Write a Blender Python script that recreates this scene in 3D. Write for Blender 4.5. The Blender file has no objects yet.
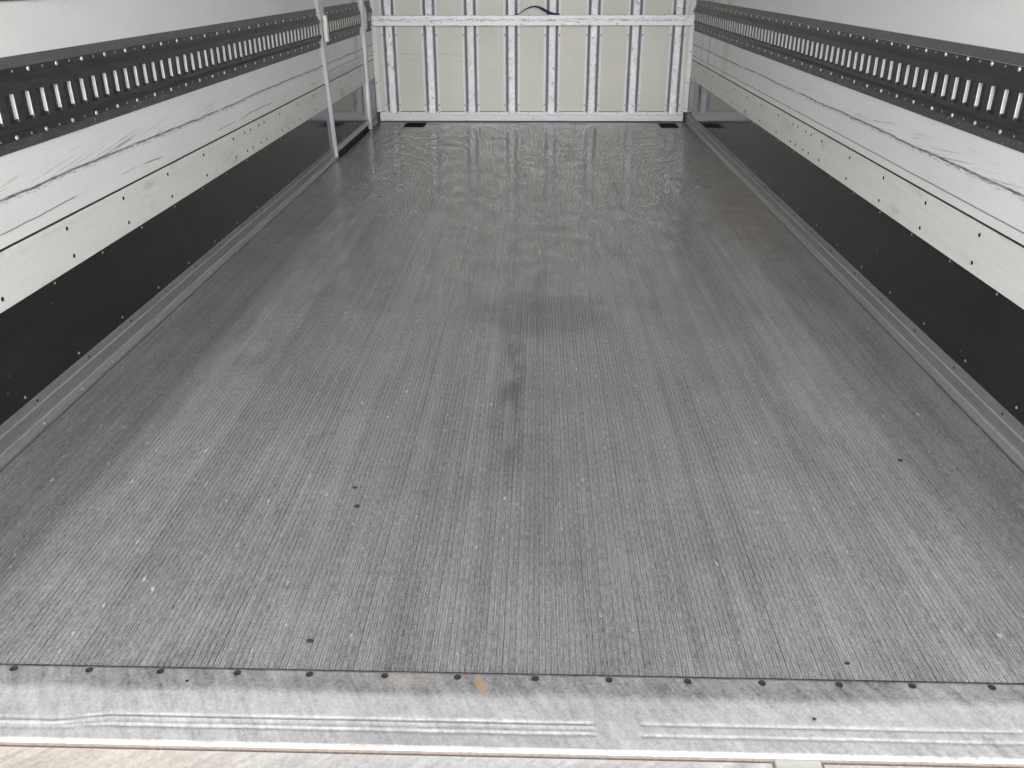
import bpy, bmesh, math, random
from mathutils import Vector, Matrix
random.seed(7)
scene = bpy.context.scene
C = scene.collection
PI = math.pi

# ------------------------------------------------------------------ camera
F_PX, PITCH, YAW, ROLL = 857.6, 0.4464, -0.031, -0.0036
cp, sp, cy, sy = math.cos(PITCH), math.sin(PITCH), math.cos(YAW), math.sin(YAW)
Fw = Vector((sy*cp, cy*cp, -sp)); Rt = Vector((cy, -sy, 0)); Up = Rt.cross(Fw)
cr, sr = math.cos(ROLL), math.sin(ROLL)
R2 = cr*Rt + sr*Up; U2 = -sr*Rt + cr*Up
cam_data = bpy.data.cameras.new('camera')
cam_data.sensor_width = 36.0
cam_data.lens = F_PX/1024*36
cam_data.clip_start = 0.02
cam = bpy.data.objects.new('camera', cam_data)
C.objects.link(cam)
M = Matrix((R2, U2, -Fw)).transposed().to_4x4()
M.translation = Vector((0.0531, 0.0, 0.9221))
cam.matrix_world = M
scene.camera = cam

# ------------------------------------------------------------------ world: hazy sky, brightest low behind the open rear
w = bpy.data.worlds.new('hazy_sky'); scene.world = w; w.use_nodes = True
nt = w.node_tree; nt.nodes.clear()
def wn(t, **k):
    n = nt.nodes.new(t)
    for a, b in k.items(): setattr(n, a, b)
    return n
tc = wn('ShaderNodeTexCoord')
SUN_DIR = Vector((0.0, -0.955, 0.30)).normalized()
dot = wn('ShaderNodeVectorMath', operation='DOT_PRODUCT'); dot.inputs[1].default_value = SUN_DIR
nrm = wn('ShaderNodeVectorMath', operation='NORMALIZE')
nt.links.new(tc.outputs['Generated'], nrm.inputs[0]); nt.links.new(nrm.outputs[0], dot.inputs[0])
mx = wn('ShaderNodeMath', operation='MAXIMUM'); mx.inputs[1].default_value = 0.0
pw = wn('ShaderNodeMath', operation='POWER'); pw.inputs[1].default_value = 10.0
ml = wn('ShaderNodeMath', operation='MULTIPLY'); ml.inputs[1].default_value = 7.0
ad = wn('ShaderNodeMath', operation='ADD'); ad.inputs[1].default_value = 1.3
bg = wn('ShaderNodeBackground'); bg.inputs['Color'].default_value = (1.0, 0.992, 0.995, 1)
wo = wn('ShaderNodeOutputWorld')
nt.links.new(dot.outputs['Value'], mx.inputs[0]); nt.links.new(mx.outputs[0], pw.inputs[0])
nt.links.new(pw.outputs[0], ml.inputs[0]); nt.links.new(ml.outputs[0], ad.inputs[0])
nt.links.new(ad.outputs[0], bg.inputs['Strength']); nt.links.new(bg.outputs[0], wo.inputs['Surface'])

scene.view_settings.view_transform = 'Standard'
scene.view_settings.look = 'None'
scene.view_settings.gamma = 1.0
scene.view_settings.use_curve_mapping = False
scene.view_settings.exposure = 0.92

# ------------------------------------------------------------------ material helpers
class V:
    """a node socket with arithmetic"""
    def __init__(s, m, sock): s.m, s.s = m, sock
    def _op(s, op, o=None, c=None):
        n = s.m.nt.nodes.new('ShaderNodeMath'); n.operation = op
        for i, v in enumerate((s, o, c)):
            if v is None: continue
            if isinstance(v, V): s.m.nt.links.new(v.s, n.inputs[i])
            else: n.inputs[i].default_value = v
        return V(s.m, n.outputs[0])
    def __add__(s, o): return s._op('ADD', o)
    __radd__ = __add__
    def __sub__(s, o): return s._op('SUBTRACT', o)
    def __rsub__(s, o): return (s*-1.0) + o
    def __mul__(s, o): return s._op('MULTIPLY', o)
    __rmul__ = __mul__
    def __truediv__(s, o): return s._op('DIVIDE', o)
    def abs(s): return s._op('ABSOLUTE')
    def sat(s):
        r = s._op('ADD', 0.0); r.s.node.use_clamp = True; return r
    def ramp(s, a, b):          # 0 at a, 1 at b (clamped, smooth); a may exceed b
        n = s.m.nt.nodes.new('ShaderNodeMapRange'); n.interpolation_type = 'SMOOTHSTEP'
        lo, hi, t0, t1 = (a, b, 0, 1) if a < b else (b, a, 1, 0)
        n.inputs['From Min'].default_value = lo; n.inputs['From Max'].default_value = hi
        n.inputs['To Min'].default_value = t0; n.inputs['To Max'].default_value = t1
        s.m.nt.links.new(s.s, n.inputs['Value']); return V(s.m, n.outputs['Result'])
    def floor(s): return s._op('FLOOR')
    def band(s, c, wd): return (s-c).abs().ramp(wd, wd*0.35)
    def near(s, c, wd): return (s-c).abs().ramp(wd, 0.0)
class Mat:
    def __init__(s, name, color, rough=0.5, metal=0.0, spec=0.5):
        s.mat = bpy.data.materials.new(name); s.mat.use_nodes = True
        s.nt = s.mat.node_tree; s.b = s.nt.nodes['Principled BSDF']
        s.b.inputs['Base Color'].default_value = (*color, 1); s.b.inputs['Roughness'].default_value = rough
        s.b.inputs['Metallic'].default_value = metal; s.b.inputs['Specular IOR Level'].default_value = spec
        tcn = s.nt.nodes.new('ShaderNodeNewGeometry'); s.obj = tcn.outputs['Position']
        sep = s.nt.nodes.new('ShaderNodeSeparateXYZ'); s.nt.links.new(s.obj, sep.inputs[0])
        s.x, s.y, s.z = (V(s, sep.outputs[i]) for i in range(3))
        s.col = None
    def vec(s, x, y, z):
        n = s.nt.nodes.new('ShaderNodeCombineXYZ')
        for i, v in enumerate((x, y, z)):
            if isinstance(v, V): s.nt.links.new(v.s, n.inputs[i])
            else: n.inputs[i].default_value = v
        return n.outputs[0]
    def noise(s, sx, sy_, sz, detail=4, rough=0.6, off=0.0):
        n = s.nt.nodes.new('ShaderNodeTexNoise'); n.inputs['Scale'].default_value = 1.0
        n.inputs['Detail'].default_value = detail; n.inputs['Roughness'].default_value = rough
        s.nt.links.new(s.vec(s.x*sx+off, s.y*sy_+off, s.z*sz), n.inputs['Vector'])
        return V(s, n.outputs['Fac'])
    def noise_v(s, vec, detail=3, rough=0.6):
        n = s.nt.nodes.new('ShaderNodeTexNoise'); n.inputs['Scale'].default_value = 1.0
        n.inputs['Detail'].default_value = detail; n.inputs['Roughness'].default_value = rough
        s.nt.links.new(vec, n.inputs['Vector']); return V(s, n.outputs['Fac'])
    def rnd(s, v):
        n = s.nt.nodes.new('ShaderNodeTexWhiteNoise'); n.noise_dimensions = '1D'
        s.nt.links.new(v.s, n.inputs['W']); return V(s, n.outputs['Value'])
    def mix(s, a, b, fac):
        n = s.nt.nodes.new('ShaderNodeMix'); n.data_type = 'RGBA'
        for i, v in ((6, a), (7, b)):
            if isinstance(v, tuple): n.inputs[i].default_value = (*v, 1)
            else: s.nt.links.new(v, n.inputs[i])
        if isinstance(fac, V): s.nt.links.new(fac.s, n.inputs[0])
        else: n.inputs[0].default_value = fac
        return n.outputs[2]
    def grey(s, v):
        return s.vec(v, v, v)
    def setcol(s, c): s.nt.links.new(c, s.b.inputs['Base Color'])
    def setrough(s, v): s.nt.links.new(v.s, s.b.inputs['Roughness'])
    def setmetal(s, v): s.nt.links.new(v.s, s.b.inputs['Metallic'])
    def bump(s, h, dist=0.001, strength=1.0):
        n = s.nt.nodes.new('ShaderNodeBump'); n.inputs['Distance'].default_value = dist
        n.inputs['Strength'].default_value = strength
        s.nt.links.new(h.s, n.inputs['Height']); s.nt.links.new(n.outputs[0], s.b.inputs['Normal'])

# dimensions (metres)
XL, XR, YB, YS = -1.0623, 1.0694, 6.1242, 0.9471
ZC = 2.25                                           # roof height
FL, FR = -1.047, 1.047                              # edges of the ribbed floor

# ------------------------------------------------------------------ materials
def mat_floor():
    m = Mat('ribbed_aluminium', (.4, .4, .39), .42, .5)
    plank = m.rnd(((m.x+0.84)/0.21).floor())
    fine = m.noise(260, 3.0, 1, 3, .7)              # lengthwise wear streaks
    streak = m.noise(60, .9, 1, 3, .6, 4)
    blot = m.noise(3.2, 2.2, 1, 6, .62, 9)
    grime = m.noise(9, 4.5, 1, 8, .7, 3)
    speck = m.noise(330, 260, 1, 2, .6, 5)
    rib = m.rnd(((m.x-FL)/.0091).floor())
    fleck = m.noise(420, 55, 1, 3, .65, 31)
    smear = m.noise(11, 12, 1, 7, .72, 41)          # foot and pallet smears, no direction of their own
    u_ = (m.x-FL)/.0091; fr = u_ - u_.floor()
    # rib-edge highlights painted into the colour, uneven from rib to rib
    rib_glint = ((fr-.05).abs().ramp(.10, .03)+(fr-.68).abs().ramp(.09, .03)*.8)*(m.rnd(u_.floor()+.5)*.9+.1)*m.noise(30, 3.5, 1, 4, .65, 51).ramp(.38, .60)
    v = 0.272 + (plank-.5)*.008 + (rib-.5)*.05 + (fine-.5)*.09 + (streak-.5)*.03 + (blot-.5)*.08 + (grime-.5)*.16 + (speck-.5)*.34 + (fleck-.5)*.55 + (smear-.5)*.24*(m.y.ramp(2.8, 4.2)*.8+.7) + rib_glint*.19
    # worn smooth patch and dark drag mark in the middle of the floor
    wob = (m.noise(7, 7, 1, 4, .6, 2)-.5)
    blob = (((m.x-.08+wob*.15)/.20)*((m.x-.08+wob*.15)/.20) + ((m.y-2.42+wob*.3)/.19)*((m.y-2.42+wob*.3)/.19)).ramp(1.25, .5)
    drag = ((m.x+.004+wob*.04).abs().ramp(.045, .01))*((m.y-1.95).abs().ramp(.48, .3))*m.noise(14, 5, 1, 4, .6).ramp(.38, .6)
    v = v*(1.0-blob*.24)*(1.0-drag*.42)
    # dark oily marks further in
    marks = m.noise(13, 14, 1, 5, .65, 7).ramp(.57, .68)*m.y.ramp(3.0, 3.8)
    v = v*(1.0-marks*.45)
    chips = m.noise(85, 30, 1, 2, .5, 11).ramp(.705, .75)
    v = (v + chips*.32)*(1.0-(m.x+.84).ramp(.001, -.001)*.09)
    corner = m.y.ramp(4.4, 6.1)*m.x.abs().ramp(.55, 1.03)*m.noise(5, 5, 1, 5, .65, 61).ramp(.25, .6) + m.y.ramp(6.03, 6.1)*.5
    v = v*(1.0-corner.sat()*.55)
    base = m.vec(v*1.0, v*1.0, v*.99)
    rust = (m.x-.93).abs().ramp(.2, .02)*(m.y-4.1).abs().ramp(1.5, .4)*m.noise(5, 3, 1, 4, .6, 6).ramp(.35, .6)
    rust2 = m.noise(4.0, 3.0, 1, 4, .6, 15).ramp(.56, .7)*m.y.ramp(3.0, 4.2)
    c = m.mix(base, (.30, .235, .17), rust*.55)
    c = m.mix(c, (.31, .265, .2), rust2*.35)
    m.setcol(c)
    m.setrough((.40 + (grime-.5)*.25 + (blot-.5)*.2 - chips*.1).sat())
    m.b.inputs['Metallic'].default_value = .5
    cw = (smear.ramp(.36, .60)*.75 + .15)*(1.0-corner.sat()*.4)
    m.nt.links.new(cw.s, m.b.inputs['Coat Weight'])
    m.b.inputs['Coat IOR'].default_value = 1.6
    m.b.inputs['Coat Roughness'].default_value = .11
    m.bump(fine*.4 + speck*.4, .0003, .4)
    return m.mat
def mat_liner(side):
    m = Mat('white_wall_liner', (.7, .71, .7), .42)
    sgn = 0
    n1 = m.noise(1, 2.0, 9, 5, .6); sp = m.noise(1, 90, 110, 3, .7, 3)
    v = 0.77 + (n1-.5)*.14 + (sp-.5)*.12 + (m.noise(1, .9, .25, 2, .5, 17)-.5)*.10
    # dragged cargo scuffs along one height with feathered hair scratches
    wob = (m.noise(1, 2.2, 1, 4, .6)-.5)*.022
    l1 = (m.z-.498+wob).abs().ramp(.0042, .0008)*m.noise(1, 6, 3, 4, .6).ramp(.28, .5)
    l1b = (m.z-.494+wob*1.2).abs().ramp(.010, .001)*m.noise(1, 30, 220, 4, .7).ramp(.45, .62)*.6
    if side == 'right':
        l2 = (m.z-.429+wob*.2).abs().ramp(.0028, .0006)
    else:
        l2 = (m.z-.447+wob*.9+m.noise(1, 3, 1, 2, .5, 8)*.02).abs().ramp(.0025, .0006)*m.noise(1, 2.4, 2, 3, .6, 5).ramp(.47, .56)
    # feather scratches rising toward the rear opening
    a = -.10 if side == 'left' else .09
    u = m.z*1.0 + m.y*a
    hair = m.noise_v(m.vec(u*330, m.y*2.4, 0), 3, .7).ramp(.55, .64)
    zone = (m.z-.497).ramp(-.002, .006)*(m.z-.55+wob).ramp(.0, -.035)*m.y.ramp(3.9, 2.6)*m.noise(1, 5, 2, 3, .6, 2).ramp(.36, .5)
    a2 = 0.06
    hair2 = m.noise_v(m.vec((m.z-m.y*.03)*210, m.y*1.6, 7), 3, .6).ramp(.68, .74)*(m.z-.5).abs().ramp(.10, .04)*.5
    dark = (l1*.75 + l1b + l2*.8 + hair*zone*.75 + hair2).sat()
    pit = m.noise(1, 60, 75, 2, .5, 21).ramp(.76, .79)*.5
    # vertical water stains near the bulkhead
    stain = m.noise(1, 5.5, .5, 4, .6, 13).ramp(.5, .7)*m.y.ramp(4.2, 5.6)
    c = m.mix(m.vec(v, v*1.0, v*.99), (.10, .095, .10), (dark+pit).sat())
    c = m.mix(c, (.40, .36, .30), stain*.5)
    m.setcol(c); m.bump(sp, .0006, .35)
    return m.mat
def mat_guard():
    m = Mat('cream_guard_board', (.66, .68, .62), .5)
    n = m.noise(1, 1.6, 45, 5, .6); sp = m.noise(1, 60, 80, 3, .7, 2)
    st = m.noise(1, 4.0, 14, 4, .6, 9).ramp(.55, .72)
    v = .72 + (n-.5)*.17 + (sp-.5)*.10
    c = m.mix(m.vec(v*1.0, v*1.005, v*.95), (.42, .38, .32), st*.45)
    line = m.noise(1, 3, 160, 3, .5, 4).ramp(.66, .73)
    c = m.mix(c, (.34, .34, .31), line*.35)
    m.setcol(c); m.bump(n, .0005, .3); return m.mat
def mat_kick():
    m = Mat('black_kick_board', (.02, .02, .022), .1)
    n = m.noise(1, 5, 12, 5, .65); sp = m.noise(1, 120, 130, 3, .7, 2)
    u = m.z+m.y*.02
    scr = m.noise_v(m.vec(u*190, m.y*2.2, 3), 3, .6).ramp(.66, .72)
    fl = m.noise(1, 55, 60, 2, .6, 8).ramp(.73, .77)
    v = .014 + (n-.5)*.018 + (sp-.5)*.03
    c = m.mix(m.vec(v, v, v*1.06), (.022, .012, .007), scr*.8)
    c = m.mix(c, (.25, .25, .25), fl*.55)
    m.setcol(c); m.setrough((.10 + (n-.5)*.12).sat()); m.bump(sp, .0002, .05); return m.mat
def mat_rail():
    m = Mat('drawn_aluminium_skirting', (.4, .4, .4), .45, .6)
    n = m.noise(2, 3, 30, 5, .6); sp = m.noise(150, 90, 90, 3, .7, 2)
    left = m.x.ramp(.001, -.001)
    rub_glint = ((m.z-.0538).abs().ramp(.0028, .001)+(m.z-.021).abs().ramp(.0030, .001))*left + ((m.z-.043).abs().ramp(.0028, .001)+(m.z-.013).abs().ramp(.003, .001))*(1.0-left)  # highlights along the rail ridges, painted as brighter lines
    v = .31 + rub_glint*.22*m.noise(2, 4, 1, 4, .6, 7).ramp(.25, .5) + (n-.5)*.16 + (sp-.5)*.2
    m.setcol(m.vec(v, v*1.0, v*.98)); m.bump(sp, .0004, .4); return m.mat
def mat_track():
    m = Mat('dark_galvanised_track', (.1, .1, .1), .42, .5)
    n = m.noise(8, 10, 40, 6, .65); sp = m.noise(90, 100, 100, 3, .7, 2)
    v = .062 + (n-.5)*.10 + (sp-.5)*.07
    rub_glint = m.noise(8, 60, 70, 4, .7, 6).ramp(.64, .72)*m.z.ramp(.607, .60)
    c = m.mix(m.vec(v, v*.98, v*.96), (.55, .55, .55), rub_glint*.6)
    m.setcol(c); m.setrough((.42+(n-.5)*.3).sat()); m.bump(sp+n, .0005, .4); return m.mat
def mat_track_strip():
    m = Mat('track_backing_strip', (.17, .17, .17), .5, .5)
    n = m.noise(8, 8, 30, 5, .65); sp = m.noise(90, 120, 120, 3, .7, 2)
    chip = m.noise(8, 75, 50, 4, .75, 6).ramp(.60, .68)*m.z.ramp(.70, .60)
    v = .115 + m.z.ramp(.69, .71)*.05 + (n-.5)*.09 + (sp-.5)*.06
    c = m.mix(m.vec(v, v, v*.97), (.6, .61, .62), chip*.6)
    m.setcol(c); return m.mat
def mat_lit_flank():  # lighter copy of the track metal, painting light onto the slot flanks
    m = Mat('lit_track_flank', (.72, .72, .72), .45, .15)
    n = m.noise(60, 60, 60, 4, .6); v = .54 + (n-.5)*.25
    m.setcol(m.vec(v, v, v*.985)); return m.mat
def mat_panel():
    m = Mat('cream_bulkhead_panel', (.62, .62, .54), .42)
    n = m.noise(3, 1, 3, 5, .6); sp = m.noise(70, 1, 60, 4, .7, 2)
    v = .50 + (n-.5)*.16 + (sp-.5)*.12
    wob = (m.noise(4, 1, 1, 3, .5)-.5)
    curve = ((m.z-.44+wob*.05).abs().ramp(.0035, .001)+(m.z-.405+wob*.09).abs().ramp(.003, .001)*.6)*m.x.ramp(-.25, -.5)*m.x.ramp(-1.0, -.85)
    c = m.mix(m.vec(v, v*.995, v*.885), (.22, .22, .2), (curve*.45+m.noise(30, 1, 25, 3, .6, 5).ramp(.70, .76)*.5).sat())
    drip = m.noise(26, 1, 1.4, 4, .6, 8).ramp(.58, .72)
    c = m.mix(c, (.47, .46, .39), drip*.3)
    m.setcol(c); return m.mat
def mat_post():
    m = Mat('galvanised_post', (.7, .72, .76), .6, .1)
    n = m.noise(12, 4, 14, 5, .65); sp = m.noise(80, 80, 60, 4, .7, 2)
    v = .76 + (n-.5)*.5 + (sp-.5)*.5
    d = m.noise(38, 20, 30, 4, .7, 5).ramp(.60, .67)
    c = m.mix(m.vec(v*.96, v*.975, v*1.03), (.14, .14, .14), d*.6)
    m.setcol(c); m.bump(n, .002, .4); return m.mat
def mat_white():
    m = Mat('white_painted_aluminium', (.75, .76, .78), .38)
    n = m.noise(8, 8, 12, 4, .6); v = .62 + (n-.5)*.12
    d_ = m.noise(9, 9, 30, 5, .7, 3).ramp(.56, .7)
    m.setcol(m.mix(m.vec(v*.97, v*.985, v*1.02), (.30, .30, .30), d_*.4)); return m.mat
def mat_beam():
    m = Mat('worn_white_beam', (.8, .8, .82), .4)
    n = m.noise(10, 3, 60, 5, .7)
    v = .80 + (n-.5)*.25
    d = (m.noise(14, 1, 170, 5, .75, 4).ramp(.50, .58)*(m.z-.648).abs().ramp(.016, .003) + m.noise(30, 8, 80, 5, .75, 6).ramp(.58, .65)*.9).sat()
    c = m.mix(m.vec(v*.98, v*.985, v*1.01), (.10, .10, .10), d*.8)
    m.setcol(c); return m.mat
def mat_sill():
    m = Mat('worn_aluminium_sill', (.6, .6, .6), .4, .5)
    n = m.noise(5, 14, 1, 5, .65); st = m.noise(40, 9, 1, 5, .7, 3); sp = m.noise(190, 190, 50, 3, .7, 2)
    tone = m.y.ramp(.895, .915)                         # darker inner strip: shading of flat against slope, painted into the colour
    wob = (m.noise(9, 3, 1, 4, .6, 5)-.5)*.016
    tone = (m.y+wob).ramp(.893, .913)
    diag = m.noise_v(m.vec((m.x+m.y*.6)*70, (m.y-m.x*.3)*6, 0), 4, .7)
    v = .48 - tone*.20 + (n-.5)*.22 + (st-.5)*.24 + (sp-.5)*.42 + (diag-.5)*.42 + (m.noise(70, 60, 1, 4, .7, 71)-.5)*.25
    c = m.vec(v, v*1.0, v*1.01)
    warm = m.noise(2.2, 6, 1, 3, .6, 8).ramp(.5, .68)*m.x.ramp(.4, -.2)
    c = m.mix(c, (.46, .41, .36), warm*.35)
    orange = (((m.x+.022)/.012)*((m.x+.022)/.012) + ((m.y-.918+(m.x+.02)*1.2)/.018)*((m.y-.918+(m.x+.02)*1.2)/.018)).ramp(1.2, .2)
    c = m.mix(c, (.46, .31, .17), orange*.7)
    m.setcol(c); m.setrough((.38+(n-.5)*.3+(sp-.5)*.2).sat()); m.bump(sp*.6+diag*.5+st*.3, .0009, .6); return m.mat
def mat_lift():
    m = Mat('scratched_lift_platform', (.6, .58, .54), .45, .35)
    n = m.noise(8, 8, 1, 5, .65); sp = m.noise(170, 170, 50, 3, .7, 2)
    diag = m.noise_v(m.vec((m.x*.8-m.y)*60, (m.y+m.x)*5, 0), 4, .7)
    v = .44 + (n-.5)*.2 + (sp-.5)*.35 + (diag-.5)*.45
    left = m.x.ramp(-.15, -.5)
    c = m.mix(m.vec(v, v*.99, v*.975), m.vec(v*1.08, v*1.0, v*.90), left)
    m.setcol(c); m.bump(sp+diag, .0008, .6); return m.mat
def mat_plain(name, col, rough=.5, metal=0.0, var=.2, sc=60, spec=.5):
    m = Mat(name, col, rough, metal, spec)
    n = m.noise(sc, sc, sc, 4, .6)
    f = 1.0 + (n-.5)*(2*var)
    m.setcol(m.vec(f*col[0], f*col[1], f*col[2])); return m.mat

MAT = dict(floor=mat_floor(), liner_l=mat_liner('left'), liner_r=mat_liner('right'), guard=mat_guard(), kick=mat_kick(),
    rail=mat_rail(), track=mat_track(), strip=mat_track_strip(), lit_flank=mat_lit_flank(), panel=mat_panel(), post=mat_post(),
    white=mat_white(), beam=mat_beam(), sill=mat_sill(), lift=mat_lift(),
    dark=mat_plain('dark_gap_fill', (.02, .02, .02), .7), recess=mat_plain('grey_recess', (.17, .173, .175), .6, 0, .25, 30),  # dark fill paints the shade inside gaps, slots and recesses
    screw=mat_plain('dark_screw', (.03, .029, .028), .9, 0, .2, 60, .1), rivet=mat_plain('zinc_rivet', (.62, .62, .62), .35, .5, .3, 200),
    rivet_small=mat_plain('dull_rivet', (.32, .32, .32), .45, .5, .3, 200),
    alu=mat_plain('satin_aluminium', (.47, .48, .51), .38, .3, .15, 20), doorsill=mat_plain('door_edge_aluminium', (.58, .58, .57), .45, .3, .2, 30),
    rubber=mat_plain('white_rubber', (.74, .74, .71), .6), roof=mat_plain('roof_lining', (.28, .28, .275), .6, 0, .05, 4),
    ground=mat_plain('yard_concrete', (.45, .44, .42), .9, 0, .2, 3), strap=mat_plain('blue_webbing', (.012, .035, .10), .7, 0, .3, 200),
    drain=mat_plain('black_drain', (.012, .012, .013), .95, 0, .2, 60, .1), crumb=mat_plain('dark_crumb', (.02, .018, .015), .9),
    weld=mat_plain('ground_weld', (.42, .42, .40), .5, .3, .15, 120), patch=mat_plain('aluminium_band', (.62, .63, .65), .35, .3, .12, 25),
    edge=mat_plain('rusty_edge', (.20, .165, .14), .8, 0, .5, 150))

# ------------------------------------------------------------------ object helpers
def link(name, bm, mats, parent=None, smooth=False):
    me = bpy.data.meshes.new(name); bm.normal_update(); bm.to_mesh(me); bm.free()
    for k in (mats if isinstance(mats, (list, tuple)) else [mats]): me.materials.append(MAT[k])
    if smooth:
        for p in me.polygons: p.use_smooth = True
    o = bpy.data.objects.new(name, me); C.objects.link(o)
    if parent: o.parent = parent
    return o
def tag(o, label=None, cat=None, group=None, kind=None):
    if label: o['label'] = label
    if cat: o['category'] = cat
    if group: o['group'] = group
    if kind: o['kind'] = kind
    return o
def empty(name, loc=(0, 0, 0)):
    o = bpy.data.objects.new(name, None); C.objects.link(o); o.location = loc; o.empty_display_size = .1
    return o
def box(bm, x0, x1, y0, y1, z0, z1, mi=0):
    v = [bm.verts.new((x, y, z)) for x in (x0, x1) for y in (y0, y1) for z in (z0, z1)]
    for a in ((0, 1, 3, 2), (4, 6, 7, 5), (0, 4, 5, 1), (2, 3, 7, 6), (0, 2, 6, 4), (1, 5, 7, 3)):
        f = bm.faces.new([v[i] for i in a]); f.material_index = mi
    return v
def bevel(bm, r, seg=2):
    bmesh.ops.bevel(bm, geom=bm.edges[:], offset=r, segments=seg, affect='EDGES', profile=.5)
def extrude_profile(bm, pts, place, a, b, closed=False, cap=True, mi=0):
    """pts: 2-D profile; place(p, t) -> 3-D point; swept straight from t=a to t=b"""
    A = [bm.verts.new(place(p, a)) for p in pts]; B = [bm.verts.new(place(p, b)) for p in pts]
    n = len(pts)
    for i in range(n if closed else n-1):
        j = (i+1) % n
        f = bm.faces.new((A[i], A[j], B[j], B[i])); f.material_index = mi
    if closed and cap:
        bm.faces.new(A[::-1]).material_index = mi; bm.faces.new(B).material_index = mi
    bmesh.ops.recalc_face_normals(bm, faces=bm.faces[:])
def dome(axis, r, h, slot=True):
    """a screw or rivet head, flat on its seat at the origin and domed along axis"""
    bm = bmesh.new(); rings = []
    n = 12
    prof = [(1, 0), (1, .35), (.86, .72), (.55, .95), (.2, 1.0)]
    if slot: prof += [(.18, .55)]
    ax = Vector(axis).normalized(); u = ax.orthogonal().normalized(); v = ax.cross(u)
    for pr, ph in prof:
        rings.append([bm.verts.new((u*math.cos(2*PI*k/n)+v*math.sin(2*PI*k/n))*r*pr + ax*h*ph) for k in range(n)])
    for a, b in zip(rings, rings[1:]):
        for k in range(n): bm.faces.new((a[k], a[(k+1) % n], b[(k+1) % n], b[k]))
    bm.faces.new(rings[-1]); bm.faces.new(rings[0][::-1])
    bmesh.ops.recalc_face_normals(bm, faces=bm.faces[:])
    return bm
def heads(name, axis, r, h, mat, pts, parent, slot=True, label=None):
    first = None
    for p in pts:
        if first is None: o = first = link(name, dome(axis, r, h, slot), mat, parent, True)
        else: o = first.copy(); C.objects.link(o); o.parent = parent
        o.location = p
    return first

# ------------------------------------------------------------------ room shell
def shell():
    # slabs behind the linings
    bm = bmesh.new(); box(bm, XL-.05, XL-.03, .72, 4.78, -.02, ZC); box(bm, XL-.05, XL-.03, 5.86, YB+.06, -.02, ZC)
    box(bm, XL-.05, XL-.03, 4.78, 5.86, 2.1, ZC)
    o = link('wall_left', bm, 'liner_l'); tag(o, 'left side wall of the cargo box', None, None, 'structure')
    # white liner sheet above the guard board: front section and the bit beside the bulkhead
    for (a, b) in ((.78, 4.70), (5.83, YB-.005)):
        bm = bmesh.new(); box(bm, XL-.004, XL+.001, a, b, .4085, ZC-.01)
        link('liner_sheet', bm, 'liner_l', o)
    bm = bmesh.new(); box(bm, XR+.03, XR+.05, .72, YB+.06, -.02, ZC)
    o = link('wall_right', bm, 'liner_r'); tag(o, 'right side wall of the cargo box', None, None, 'structure')
    bm = bmesh.new(); box(bm, XR-.001, XR+.004, .78, YB-.005, .4065, ZC-.01)
    link('liner_sheet', bm, 'liner_r', o)
    bm = bmesh.new(); box(bm, XL-.05, XR+.05, YB+.026, YB+.06, -.02, ZC)
    o = link('wall_back', bm, 'recess'); tag(o, 'front bulkhead at the far end of the cargo box', None, None, 'structure')
    bm = bmesh.new(); box(bm, XL-.05, XR+.05, .72, YB+.06, ZC, ZC+.04)
    o = link('ceiling', bm, 'roof'); tag(o, 'pale roof lining of the cargo box', None, None, 'structure')
    # ribbed aluminium floor, real grooves
    bm = bmesh.new(); pts = []
    pitch = .0091; x = FL; k = 0
    seams = [-.84+.21*i for i in range(9)]
    while x < FR-.002:
        near = [s for s in seams if abs(s-(x+pitch*.5)) < pitch*.5]
        g, dp = (.0026, .0022) if near else (.0024, .0014)
        x1 = min(x+pitch, FR)
        pts += [(x, 0.0), (x1-g, 0.0), (x1-g*.72, -dp), (x1-g*.28, -dp)]
        x = x1
    pts.append((FR, 0.0)); pts.append((FR, -.018)); pts.insert(0, (FL, -.018))
    extrude_profile(bm, pts, lambda p, t: (p[0], t, p[1]), YS, YB+.02)
    bm2 = bm
    v = [bm2.verts.new(c) for c in ((XL-.05, .74, -.019), (XR+.05, .74, -.019), (XR+.05, YB+.05, -.019), (XL-.05, YB+.05, -.019))]
    bm2.faces.new(v).material_index = 1
    for f in bm.faces:
        if f.normal.z < 0: f.normal_flip()
    # ragged dark butt end of the planks against the sill
    box(bm2, FL, FR, YS-.0015, YS+.0005, -.018, -.0004, 1)
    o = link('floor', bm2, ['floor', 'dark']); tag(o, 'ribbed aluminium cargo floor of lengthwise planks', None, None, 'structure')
    bm = bmesh.new(); box(bm, -14, 14, -22, 16, -1.12, -1.05)
    o = link('ground', bm, 'ground'); tag(o, 'concrete yard under the truck', None, None, 'structure')
shell()

# skirting rails
def skirting(side, name, a, b, parent=None):
    bm = bmesh.new()
    if side < 0:
        pr = [(-.004, .0755), (.001, .0755), (.0024, .074), (.0024, .0565), (.0044, .055), (.0044, .0525), (.0026, .051), (.0030, .0245), (.0052, .0228), (.0056, .0195), (.0050, .0175), (.0088, .0105), (.0112, .0045), (.0118, -.003), (.0118, -.015), (-.004, -.015)]
        fn = lambda p, t: (XL+p[0], t, p[1])
    else:
        pr = [(-.004, .0685), (.001, .0685), (.003, .067), (.003, .0455), (.0054, .044), (.0054, .0415), (.0032, .040), (.0040, .0165), (.0068, .0150), (.0074, .0115), (.0066, .0100), (.0120, .0065), (.0165, .0025), (.0180, -.003), (.0180, -.015), (-.004, -.015)]
        fn = lambda p, t: (XR-p[0], t, p[1])
    extrude_profile(bm, pr, fn, a, b, True)
    return link(name, bm, 'rail', parent)
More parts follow.
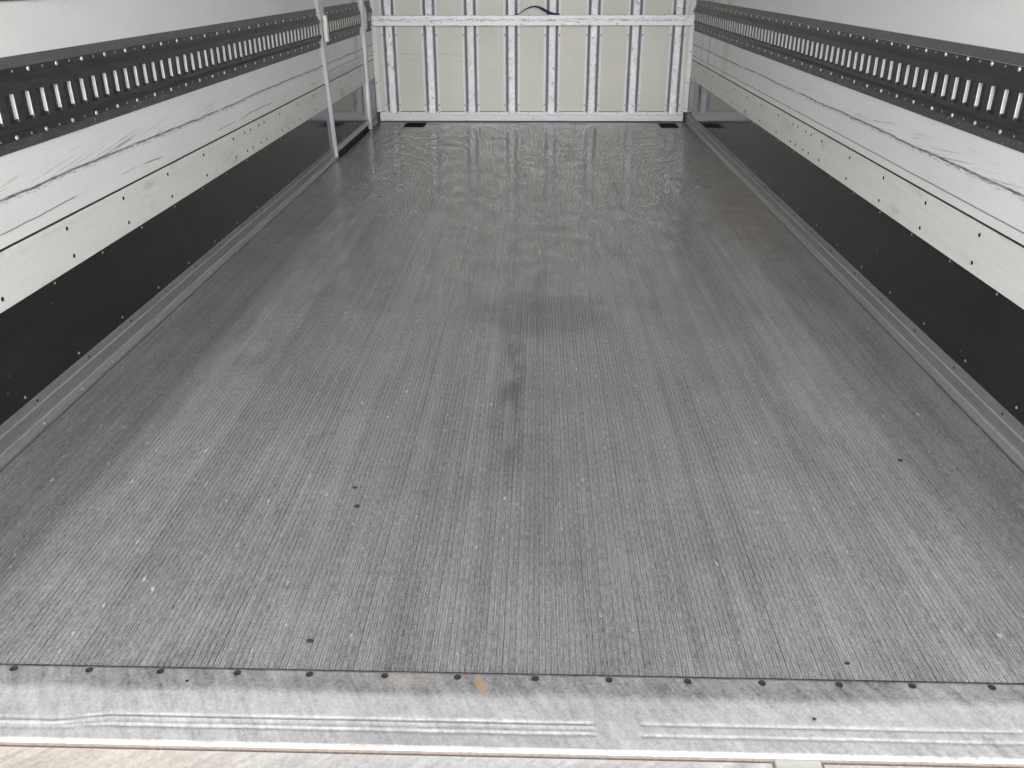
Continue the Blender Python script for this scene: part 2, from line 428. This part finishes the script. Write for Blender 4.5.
for nm, x0, x1, side in (('trim_3', XL+.0119, FL-.0003, 'left'), ('trim_4', FR+.0003, XR-.0181, 'right')):
    bm = bmesh.new(); box(bm, x0, x1, YS, YB-.03, -.017, -.0015)
    tag(link(nm, bm, 'dark'), 'dark joint between the floor and the %s skirting rail' % side, None, None, 'structure')
bl = tag(empty('baseboard_left'), 'left aluminium skirting rail', None, None, 'structure')
skirting(-1, 'rail', .80, 4.80, bl); skirting(-1, 'rail', 5.86, YB-.03, bl)
heads('screw', (1, 0, 0), .0032, .0022, 'screw', [(XL+.0024, 1.68+.243*i, .0655) for i in range(-2, 13)], bl)
heads('scuff_bump', (1, 0, .6), .0038, .0016, 'rivet', [(XL+.0075, y, .0105) for y in (1.674, 1.852, 2.014, 2.31, 2.75)], bl, False)
br = tag(empty('baseboard_right'), 'right aluminium skirting rail', None, None, 'structure')
skirting(1, 'rail', .80, YB-.03, br)
heads('screw', (-1, 0, 0), .0032, .0022, 'screw', [(XR-.003, 1.682+.2425*i, .056) for i in range(-2, 18)], br)

# kick boards
def kick(side, a, b, label, name='kick_panel'):
    s = XL if side < 0 else XR
    bm = bmesh.new()
    x0, x1 = (s-.006, s) if side < 0 else (s, s+.006)
    z0, z1 = (.0745, .292)
    if side > 0: z0 = .0675
    box(bm, x0, x1, a, b, z0, z1)
    o = empty(name, (0, 0, 0)); link('board', bm, 'kick', o)
    tag(o, label, 'kick board', 'black kick boards along the walls')
    ys_lo = [y for y in ([1.645+.242*i for i in range(-3, 20)]) if a+.02 < y < b-.02]
    off = .214 if side < 0 else .181
    ys_hi = [y for y in ([1.645+off+.2405*i for i in range(-4, 20)]) if a+.02 < y < b-.02]
    pts = [(s, y, .0905) for y in ys_lo] + [(s, y, .2795) for y in ys_hi]
    heads('screw', (-side, 0, 0), .0034, .0016, 'rivet_small', pts, o)
    return o
kick(-1, .80, 4.775, 'long glossy black kick board under the cream guard board, left wall')
kick(-1, 5.84, YB-.02, 'short black kick board between the side door and the bulkhead')
kick(1, .80, YB-.02, 'long glossy black kick board along the right wall')

# cream guard boards
YSC = [1.0415+.3045*i for i in range(7)] + [3.174, 3.308, 3.380, 3.488, 3.560, 3.794, 4.098, 4.405, 4.71, 5.015, 5.32, 5.62, 5.92]
def guard(side, a, b, label, parent=None):
    s = XL if side < 0 else XR
    z0, z1 = (.289, .4025) if side < 0 else (.2875, .4005)
    bm = bmesh.new()
    x0, x1 = (s-.002, s+.0035) if side < 0 else (s-.0035, s+.002)
    box(bm, x0, x1, a, b, z0, z1); bevel(bm, .0008, 1)
    o = empty('guard_board')
    if parent: o.parent = parent
    else: tag(o, label, 'guard board', 'cream guard boards along the walls')
    link('board', bm, 'guard', o)
    bm = bmesh.new(); e = -.0012
    x0, x1 = (s-.006, s+e) if side < 0 else (s-e, s+.006)
    box(bm, x0, x1, a, b, z1-.001, .4095); link('gap_shade_strip', bm, 'dark', o)  # dark strip set in the open gap to paint its shade
    pts = []
    for y in YSC:
        if a+.02 < y < b-.02:
            pts += [(s-side*.0035, y-(.0 if side < 0 else .004), .3815 if side < 0 else .378), (s-side*.0035, y+(.004 if side < 0 else 0), .314 if side < 0 else .3105)]
    heads('screw', (-side, 0, 0), .0052, .0014, 'screw', pts, o)
    return o
guard(-1, .80, 4.73, 'long cream guard board with dark screws on the left wall')
guard(-1, 5.84, YB-.012, 'short cream guard board between the side door and the bulkhead')
guard(1, .80, YB-.012, 'long cream guard board with dark screws on the right wall')

# lashing tracks
def track(side, a, b, phase, label, parent=None):
    s = XL if side < 0 else XR
    P = (lambda d, y, z: (s+d, y, z)) if side < 0 else (lambda d, y, z: (s-d, y, z))
    dz = 0 if side < 0 else -.0035
    o = empty('lashing_track')
    if parent: o.parent = parent
    else: tag(o, label, 'lashing track', 'slotted lashing tracks on the side walls')
    # backing strips above and below
    for z0, z1 in ((.5835, .606), (.7445, .7685)):
        bm = bmesh.new()
        x = sorted((P(.0, 0, 0)[0], P(.003, 0, 0)[0]))
        box(bm, x[0], x[1], a, b, z0+(dz if z0 < .7 else dz*.3), z1+(dz if z0 < .7 else dz*.3)); link('backing_strip', bm, 'strip', o)
    bm = bmesh.new()
    # formed flanges
    D = .015
    lo = [(.0, .6055), (.0052, .6055), (.0060, .607), (.0052, .6085), (.0048, .618), (.0065, .622), (D-.002, .6285), (D, .6315), (D, .6410)]
    hi = [(.0, .7455), (.0052, .7455), (.0060, .744), (.0052, .7425), (.0048, .7310), (.0065, .7270), (D-.002, .7185), (D, .7155), (D, .6990)]
    for pr in (lo, hi):
        extrude_profile(bm, pr, lambda p, t: P(p[0], t, p[1]+dz), a, b)
    # rungs between the slots, near flank in a lit copy of the track colour
    wd = .0315; pitch = .0606
    z0, z1 = .6410+dz, .6990+dz
    k = math.floor((a-phase)/pitch)
    y = phase + k*pitch
    def quad(pts, mi=0):
        f = bm.faces.new([bm.verts.new(p) for p in pts]); f.material_index = mi
    dd = .0055
    while y < b:
        r0, r1 = max(y+wd, a), min(y+pitch, b)      # rung from the slot's far edge to the next slot
        if r1 > r0+.004:
            c = .0035
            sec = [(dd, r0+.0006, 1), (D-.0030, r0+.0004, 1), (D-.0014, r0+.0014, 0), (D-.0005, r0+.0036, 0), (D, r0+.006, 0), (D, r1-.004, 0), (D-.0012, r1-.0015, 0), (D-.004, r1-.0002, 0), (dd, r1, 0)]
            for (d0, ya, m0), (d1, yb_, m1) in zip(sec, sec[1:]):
                # the lit-coloured flank stops short of the slot ends (rounded corners)
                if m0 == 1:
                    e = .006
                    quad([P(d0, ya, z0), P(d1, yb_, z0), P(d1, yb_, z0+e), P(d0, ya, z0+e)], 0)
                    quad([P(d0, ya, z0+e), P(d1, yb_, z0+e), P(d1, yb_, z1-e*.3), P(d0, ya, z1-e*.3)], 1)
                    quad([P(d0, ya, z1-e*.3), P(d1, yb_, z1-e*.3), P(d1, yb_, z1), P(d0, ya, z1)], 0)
                else:
                    quad([P(d0, ya, z0), P(d1, yb_, z0), P(d1, yb_, z1), P(d0, ya, z1)], 0)
        y += pitch
    # slot floors and ends, coloured dark for the shaded void
    quad([P(D, a, z0), P(D, b, z0), P(dd, b, z0), P(dd, a, z0)], 2)
    quad([P(D, a, z1), P(D, b, z1), P(dd, b, z1), P(dd, a, z1)], 2)
    quad([P(dd, a, z0), P(dd, b, z0), P(dd, b, z1), P(dd, a, z1)], 2)
    bmesh.ops.remove_doubles(bm, verts=bm.verts[:], dist=1e-5)
    bmesh.ops.recalc_face_normals(bm, faces=bm.faces[:])
    for f in bm.faces: f.smooth = False
    link('track', bm, ['track', 'lit_flank', 'dark'], o)
    ax = (-side, 0, 0)
    big, small = [], []
    for base, z in (((1.853, .6100) if side < 0 else (1.975, .6095)), ((1.956, .7395) if side < 0 else (1.957, .7405))):
        k = math.ceil((a+.01-base)/.1209)
        y = base + k*.1209 - .012
        while y < b-.01:
            q = P(.0050, y, z+dz); big.append(q)
            if y+.0605 < b-.01: small.append(P(.0050, y+.0605, z+dz))
            y += .1209
    big.sort(key=lambda p: p[1]); small.sort(key=lambda p: p[1])
    heads('rivet', ax, .0052, .0034, 'rivet', big, o, False)
    heads('small_rivet', ax, .0030, .0016, 'rivet_small', small, o, False)
    return o
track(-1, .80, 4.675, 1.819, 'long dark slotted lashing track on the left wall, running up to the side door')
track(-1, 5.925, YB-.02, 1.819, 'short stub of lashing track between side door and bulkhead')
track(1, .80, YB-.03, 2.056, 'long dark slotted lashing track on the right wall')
# upper tracks: only their lower backing strip edge enters the frame
for side, s in ((-1, XL), (1, XR)):
    bm = bmesh.new(); x = (s+.0008, s+.004) if side < 0 else (s-.004, s-.0008)
    z0 = .8735 if side < 0 else .8775
    box(bm, x[0], x[1], .80, 4.6 if side < 0 else YB-.03, z0, z0+.025); 
    o = link('upper_trim_strip', bm, 'strip')
    tag(o, 'thin grey strip cut by the top edge of the photo, %s wall' % ('left' if side < 0 else 'right'), 'trim strip')

# ------------------------------------------------------------------ side door in the left wall
D = tag(empty('door_1'), 'side door with aluminium frame at the far end of the left wall', None, None, 'structure')
def sheared(bm, x0, x1, ya, yb_, z0, z1, lean):
    """a post whose lower end sits further in than its upper end"""
    v = box(bm, x0, x1, ya, yb_, z0, z1)
    for q in v: q.co.y += lean*q.co.z
PX = .024
bm = bmesh.new(); sheared(bm, XL-.006, XL+.0165, 4.750, 4.778, .018, 2.1, -.17); sheared(bm, XL+.016, XL+.019, 4.754, 4.760, .018, 2.1, -.17); link('front_post', bm, 'alu', D)
bm = bmesh.new(); box(bm, XL-.006, XL+.0165, 5.778, 5.80, .03, 2.1); box(bm, XL-.006, XL+.018, 5.795, 5.822, .0, 2.1); link('rear_post', bm, 'alu', D)
bm = bmesh.new(); box(bm, XL-.006, XL+.010, 4.79, 5.79, .036, .062); bevel(bm, .001, 1); link('bottom_rail', bm, 'doorsill', D)
bm = bmesh.new(); box(bm, XL-.035, XL-.006, 4.70, 5.84, .03, 2.1); link('door_leaf', bm, 'liner_l', D)
bm = bmesh.new(); box(bm, XL-.0055, XL+.0, 4.70, 5.79, .464, 2.1); link('door_lining', bm, 'liner_l', D)
bm = bmesh.new(); box(bm, XL-.0055, XL+.003, 4.74, 5.78, .408, .458); bevel(bm, .001, 1); link('light_band', bm, 'white', D)
bm = bmesh.new(); box(bm, XL-.045, XL-.004, 4.80, 5.79, -.015, .036); link('threshold_recess', bm, 'dark', D)
bm = bmesh.new(); box(bm, XL-.0055, XL+.0, 4.785, 5.79, .060, .292); link('kick_board', bm, 'kick', D)
guard(-1, 4.76, 5.78, '', D)
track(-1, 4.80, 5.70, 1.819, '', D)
for y in (4.752, 5.845):
    bm = bmesh.new(); box(bm, XL+.001, XL+.020, y, y+.035, .605, .732); bevel(bm, .003, 2)
    o = link('rubber_buffer', bm, 'rubber', D, True)

# ------------------------------------------------------------------ bulkhead
ribs = [-.947, -.677, -.405, -.131, .1385, .4125, .686, .9655]
def edges(i): return ribs[i]
bounds = [XL] + ribs + [XR]
names = ['narrow cream bulkhead board in the left corner', 'cream bulkhead board with curved scrape marks, second from the left wall',
 'cream bulkhead board with faint scrapes, third from the left wall', 'cream bulkhead board, fourth from the left wall',
 'cream bulkhead board below the blue strap loop', 'cream bulkhead board, fourth from the right wall', 'cream bulkhead board, third from the right wall',
 'cream bulkhead board, second from the right wall', 'narrow cream bulkhead board in the right corner']
for i in range(9):
    a = bounds[i] + (.006 if i == 0 else .0415); b = bounds[i+1] - (.006 if i == 8 else .0415)
    bm = bmesh.new(); box(bm, a, b, YB, YB+.012, .0685, ZC-.01); bevel(bm, .0006, 1)
    o = link('bulkhead_board', bm, 'panel'); tag(o, names[i], 'wall board', 'cream boards of the bulkhead')
pos = ['leftmost', 'second from left', 'third from left', 'fourth from left', 'fourth from right', 'third from right', 'second from right', 'rightmost']
for i, x in enumerate(ribs):
    o = empty('bulkhead_post', (x, YB, 0))
    tag(o, 'galvanised upright post on the bulkhead, %s of the eight' % pos[i], 'post', 'upright posts of the bulkhead')
    j = random.uniform
    # channel face, rounded and slightly dented, with a plain foot
    bm = bmesh.new(); hw = .0225
    prof = [(-hw, .022), (-hw, .0005), (-hw+.002, -.004), (-hw+.006, -.0055), (hw-.006, -.0055), (hw-.002, -.004), (hw, .0005), (hw, .022)]
    nseg = 60; z0 = .060; rows = []
    dent = [0]*(nseg+1)
    if i in (0, 1, 7):
        for q in range(nseg+1): dent[q] = (.0022*math.sin(q*1.3+i)+.0012*math.sin(q*3.1)) if q < 30 else 0
    for q in range(nseg+1):
        z = z0 + (ZC-.01-z0)*q/nseg
        if q == 0: z = z0
        rows.append([bm.verts.new((px*(1+(.05*math.sin(q*2.1+i) if i in (0, 1, 7) else 0)), py+(dent[q] if py < .01 else 0), z)) for px, py in prof])
    for ra, rb in zip(rows, rows[1:]):
        for k in range(len(prof)-1): bm.faces.new((ra[k], ra[k+1], rb[k+1], rb[k]))
    bm.faces.new(rows[0][::-1]); bmesh.ops.recalc_face_normals(bm, faces=bm.faces[:])
    link('channel', bm, 'post', o)
    bm = bmesh.new(); zt = [.118, .115, .118, .120, .120, .150, .118, .122][i]
    v = box(bm, -.0235, .0235, -.0135, .004, .050, zt); bevel(bm, .0035, 2)
    link('foot', bm, 'post', o, True)
    for sx in (-1, 1):
        bm = bmesh.new(); x0, x1 = sorted((sx*.0405, sx*.0545))
        box(bm, x0, x1, -.003, .0, .065, ZC-.01)
        x0, x1 = sorted((sx*.0395, sx*.041)); box(bm, x0, x1, -.003, .024, .065, ZC-.01)
        link('flange', bm, 'white', o)
    heads('screw', (0, -1, 0), .0042, .002, 'screw', [(sx*.0475, -.003, z) for z in (.109, .554, .999) for sx in (-1, 1)], o)
# corner trims
def trim(name, x0, x1, x2, label):
    bm = bmesh.new(); box(bm, x0, x1, YB-.012, YB+.001, .066, ZC-.01); box(bm, x1 if x2 > x1 else x2, x2 if x2 > x1 else x1, YB-.004, YB+.001, .066, ZC-.01)
    o = tag(empty(name), label, None, None, 'structure'); link('angle', bm, 'white', o)
    xs = (x0+x1)/2
    heads('screw', (0, -1, 0), .004, .002, 'screw', [(xs, YB-.012, z) for z in (.085, .255, .452, .70)], o)
trim('trim_1', XL+.002, XL+.020, XL+.030, 'white angle trim in the left bulkhead corner')
trim('trim_2', XR-.028, XR-.003, XR-.030, 'white angle trim in the right bulkhead corner')
# base extrusion of the bulkhead
bb = tag(empty('baseboard_back'), 'white grooved base extrusion of the bulkhead', None, None, 'structure')
bm = bmesh.new()
pr = [(.012, .0645), (-.0035, .0645), (-.0040, .0485), (-.0015, .0480), (-.0015, .0455), (-.0085, .0450), (-.0115, .0400), (-.0118, .0310), (-.0075, .0300), (-.0075, .0265), (-.0120, .0255), (-.0122, .0175), (-.0080, .0165), (-.0080, .0130), (-.0122, .0120), (-.0118, .0065), (-.0085, .0045), (.012, .0045)]
extrude_profile(bm, pr, lambda p, t: (t, YB+p[0], p[1]), -1.040, 1.040, True)
bevelme = None
link('extrusion', bm, 'white', bb)
bm = bmesh.new(); box(bm, -1.046, 1.046, YB-.006, YB+.02, -.004, .005); link('shadow_gap', bm, 'dark', bb)
heads('screw', (0, -1, 0), .0034, .002, 'screw', [(.0-.222+.2035*k, YB-.0038, .0565) for k in range(-4, 7)], bb)
for x0, x1 in ((-1.056, -1.040), (1.040, 1.062)):
    bm = bmesh.new(); box(bm, x0, x1, YB-.002, YB+.02, -.004, .066); link('corner_gap_shade', bm, 'dark', bb)  # dark box painting the shaded gap at each extrusion end

# cross beam
YBM = YB-.050
B = empty('cross_beam', (0, YBM, .616)); tag(B, 'worn white horizontal beam across the bulkhead posts', 'beam')
bm = bmesh.new()
pr = [(0.0, .000), (.0015, -.0015), (.030, -.0015), (.032, .0), (.032, .058), (.030, .0600), (.0015, .0600), (0, .0585), (0, .0345), (.0022, .0335), (.0022, .0285), (0, .0275), (0, .0120), (.0012, .0112), (.0012, .0095), (0, .0088)]
extrude_profile(bm, pr, lambda p, t: (t, p[0], p[1]), XL+.030, XR-.010, True)
link('rail', bm, 'beam', B)
for x0, x1 in ((XL+.012, XL+.090), (XR-.060, XR-.006)):
    bm = bmesh.new(); box(bm, x0, x1, .005, .044, .004, .060); box(bm, x0, x1, -.0035, .006, .006, .052); bevel(bm, .0015, 2)
    link('end_bracket', bm, 'beam', B)

# blue strap loop lying over the beam
pts = [(-.105, .675), (-.087, .6765), (-.064, .690), (-.041, .7035), (-.012, .7165), (.016, .7215), (.040, .7185), (.058, .710), (.080, .698), (.100, .6870), (.130, .6775), (.160, .6745), (.185, .6745)]
th = [t_+.0016 for t_ in [.0016, .0016, .002, .0025, .003, .0035, .005, .0075, .010, .010, .0075, .005, .003]]
bm = bmesh.new(); rows = []
def cr_(p0, p1, p2, p3, t): return tuple(.5*((2*b)+(-a+c)*t+(2*a-5*b+4*c-d)*t*t+(-a+3*b-3*c+d)*t**3) for a, b, c, d in zip(p0, p1, p2, p3))
P3 = [(x, z, h) for (x, z), h in zip([(a_, b_+.005) for a_, b_ in pts], th)]; P3 = [P3[0]]+P3+[P3[-1]]
smooth = [cr_(*P3[i:i+4], t/5) for i in range(len(P3)-3) for t in range(5)]+[P3[-1]]
for x, z, h in smooth:
    y = YBM+.014
    tw = (h-.002)/.010
    rows.append([bm.verts.new((x, y-.010, z-tw*.004)), bm.verts.new((x, y+.010, z+tw*.004+h*.3)), bm.verts.new((x, y+.010, z+tw*.004+h)), bm.verts.new((x, y-.010, z-tw*.004+h*.7))])
for ra, rb in zip(rows, rows[1:]):
    for k in range(4): bm.faces.new((ra[k], ra[(k+1) % 4], rb[(k+1) % 4], rb[k]))
bm.faces.new(rows[0]); bm.faces.new(rows[-1][::-1]); bmesh.ops.recalc_face_normals(bm, faces=bm.faces[:])
o = link('strap', bm, 'strap', None, True)
tag(o, 'dark blue webbing strap looped over the top of the white beam', 'strap')

# floor drains
for x0, x1, y0, y1, lab in ((-.850, -.712, 5.88, 6.05, 'black rectangular floor drain plate in the back left corner'), (.862, .980, 5.87, 6.04, 'black rectangular floor drain plate in the back right corner')):
    o = empty('floor_drain', ((x0+x1)/2, (y0+y1)/2, 0)); tag(o, lab, 'drain', 'drain plates by the bulkhead')
    w_, h_ = (x1-x0)/2, (y1-y0)/2
    bm = bmesh.new(); box(bm, -w_, w_, -h_, h_, -.001, .003); bevel(bm, .001, 1); link('plate', bm, 'drain', o)
    bm = bmesh.new()
    for k in range(5): box(bm, -w_*.7, w_*.7, -h_*.7+k*h_*.33, -h_*.7+k*h_*.33+.012, .002, .0045)
    link('grille_bars', bm, 'drain', o)

# ------------------------------------------------------------------ threshold sill
S = empty('threshold_sill', (0, .88, 0)); tag(S, 'worn aluminium threshold sill with a row of screws at the rear edge', 'sill')
bm = bmesh.new()
import mathutils.noise as mn
NX = 900; YF = .8115
prof_y = [YS-.0022, YS-.003, .940, .925, .910, .900, .890, .880, .872, .866, .862, .859, .857, .855, .853, .851, .848, .845, .843, .841, .839, .837, .8345, .832, .829, .826, .823, .820, .817, .8145, .8125, YF]
def gz(y, c, w_, d): return -d*max(0.0, 1-abs(y-c)/w_)
def sz(x, y):
    z = .0015
    if y > YS-.0025: z = -.002
    if y < .905: z -= (.905-y)*.035
    weld = max(0, min(1, (.034-abs(x-.168))/.004))
    bend = 0.0
    if x < -.52:                                    # worn grooves curve outward to the left corner
        t = min(1, (-.52-x)/.09); t = t*t*(3-2*t); bend = -.010*t
    wob = .0006*mn.noise(Vector((x*9, y*20, 0)))
    amp = 1.0 if x > .2 else (1.25 if x > -.52 else .95)
    g = gz(y, .857+bend+wob, .0032, .0016*amp) + gz(y, .8385+bend*.6+wob, .0030, .0015*amp)
    if x < .14: g += gz(y, .848+bend+wob, .0028, .0009) + .0008*max(0, 1-abs(y-.852-bend)/.004)
    if -.50 < x < -.36: g += gz(y, .868, .002, .0009)*max(0, 1-abs(x+.43)/.07)
    d2 = abs(x+.565+ (y-.84)*1.2)
    if x < .14: g *= min(1, d2/.012)
    z += g*(1-weld)
    z += .0005*mn.noise(Vector((x*14, y*40, 3))) + .00035*mn.noise(Vector((x*50, y*70, 5)))
    if y < .8145: z -= .0016
    return z
rows = []
for y in prof_y:
    rows.append([bm.verts.new((-1.12+2.24*i/NX, y-.88, sz(-1.12+2.24*i/NX, y))) for i in range(NX+1)])
# front lip
rows.append([bm.verts.new((-1.12+2.24*i/NX, YF-.0005-.88, -.0068+.0008*mn.noise(Vector((i*.35, 0, 9))))) for i in range(NX+1)])
for ra, rb in zip(rows, rows[1:]):
    for i in range(NX): bm.faces.new((ra[i], rb[i], rb[i+1], ra[i+1]))
bmesh.ops.recalc_face_normals(bm, faces=bm.faces[:])
if bm.faces[0].normal.z < 0 and sum(f.normal.z for f in bm.faces) < 0:
    for f in bm.faces: f.normal_flip()
link('plate', bm, 'sill', S, True)
bm = bmesh.new(); box(bm, -1.12, 1.12, YF-.88+.0004, .06, -.030, -.0066); link('under_edge', bm, 'edge', S)
sx = [-.7105, -.598, -.4925, -.3785, -.2725, -.1625, -.0565, .0565, .1625, .2755, .3815, .491, .5945, .7065, .819, .93, -.82, -.93]
first = None
for x in sx:
    if first is None:
        # countersunk ring with a dark cross recess
        bm = bmesh.new(); n = 14; R_ = [(.0054, .0004), (.0046, .0012), (.0034, .0009), (.0022, .0007), (.0016, -.0001)]
        rg = [[bm.verts.new((r*math.cos(2*PI*k/n), r*math.sin(2*PI*k/n), h)) for k in range(n)] for r, h in R_]
        for a_, b_ in zip(rg, rg[1:]):
            for k in range(n): bm.faces.new((a_[k], a_[(k+1) % n], b_[(k+1) % n], b_[k]))
        bm.faces.new(rg[-1])
        o = first = link('screw', bm, 'screw', S, True)
    else:
        o = first.copy(); C.objects.link(o); o.parent = S
    o.location = (x, .9345-.88, .0026)

# tail lift platform, lying just below the sill
L = empty('lift_platform', (0, .6, -.0165)); tag(L, 'scratched beige and grey metal lift platform just below the sill', 'tail lift')
bm = bmesh.new(); box(bm, -1.12, .366, -.75, .208, -.02, .0045); box(bm, .434, 1.12, -.75, .208, -.02, .0045); link('plate', bm, 'lift', L)
bm = bmesh.new(); box(bm, .371, .430, -.30, .215, -.02, .0075); bevel(bm, .0012, 1); link('hinge_plate', bm, 'weld', L)
bm = bmesh.new(); box(bm, .366, .434, -.75, .206, -.03, -.005); link('hinge_recess', bm, 'edge', L)
bm = bmesh.new(); box(bm, -1.12, 1.12, .206, .2135, -.02, .0015); link('rusty_seam', bm, 'edge', L)

# crumbs of dirt on the floor
places = ['centre left of the floor, the farther of a close pair', 'centre left of the floor, the nearer of a close pair', 'near the sill, left of centre', 'on the right half of the floor, midway in', 'just above the sill on the right', 'on the sill at the right', 'on the sill at the left']
for (x, y, r), p in zip(((-.3047, 1.4395, .0035), (-.2877, 1.3725, .0045), (-.289, 1.005, .004), (.8156, 1.5712, .004), (.5167, .9787, .003), (.4377, .8711, .0024), (-.4468, .9177, .0022)), places):
    bm = bmesh.new(); bmesh.ops.create_icosphere(bm, subdivisions=2, radius=r)
    for v in bm.verts:
        v.co *= 1+.45*mn.noise(v.co*300+Vector((x*50, y*50, 0))); v.co.z *= .55; v.co.x *= 1.3
    o = link('dirt_crumb', bm, 'crumb'); o.location = (x, y, r*.4+(.001 if y < YS else 0)); tag(o, 'tiny dark crumb of dirt, '+p, 'crumb', 'crumbs of dirt on the floor')
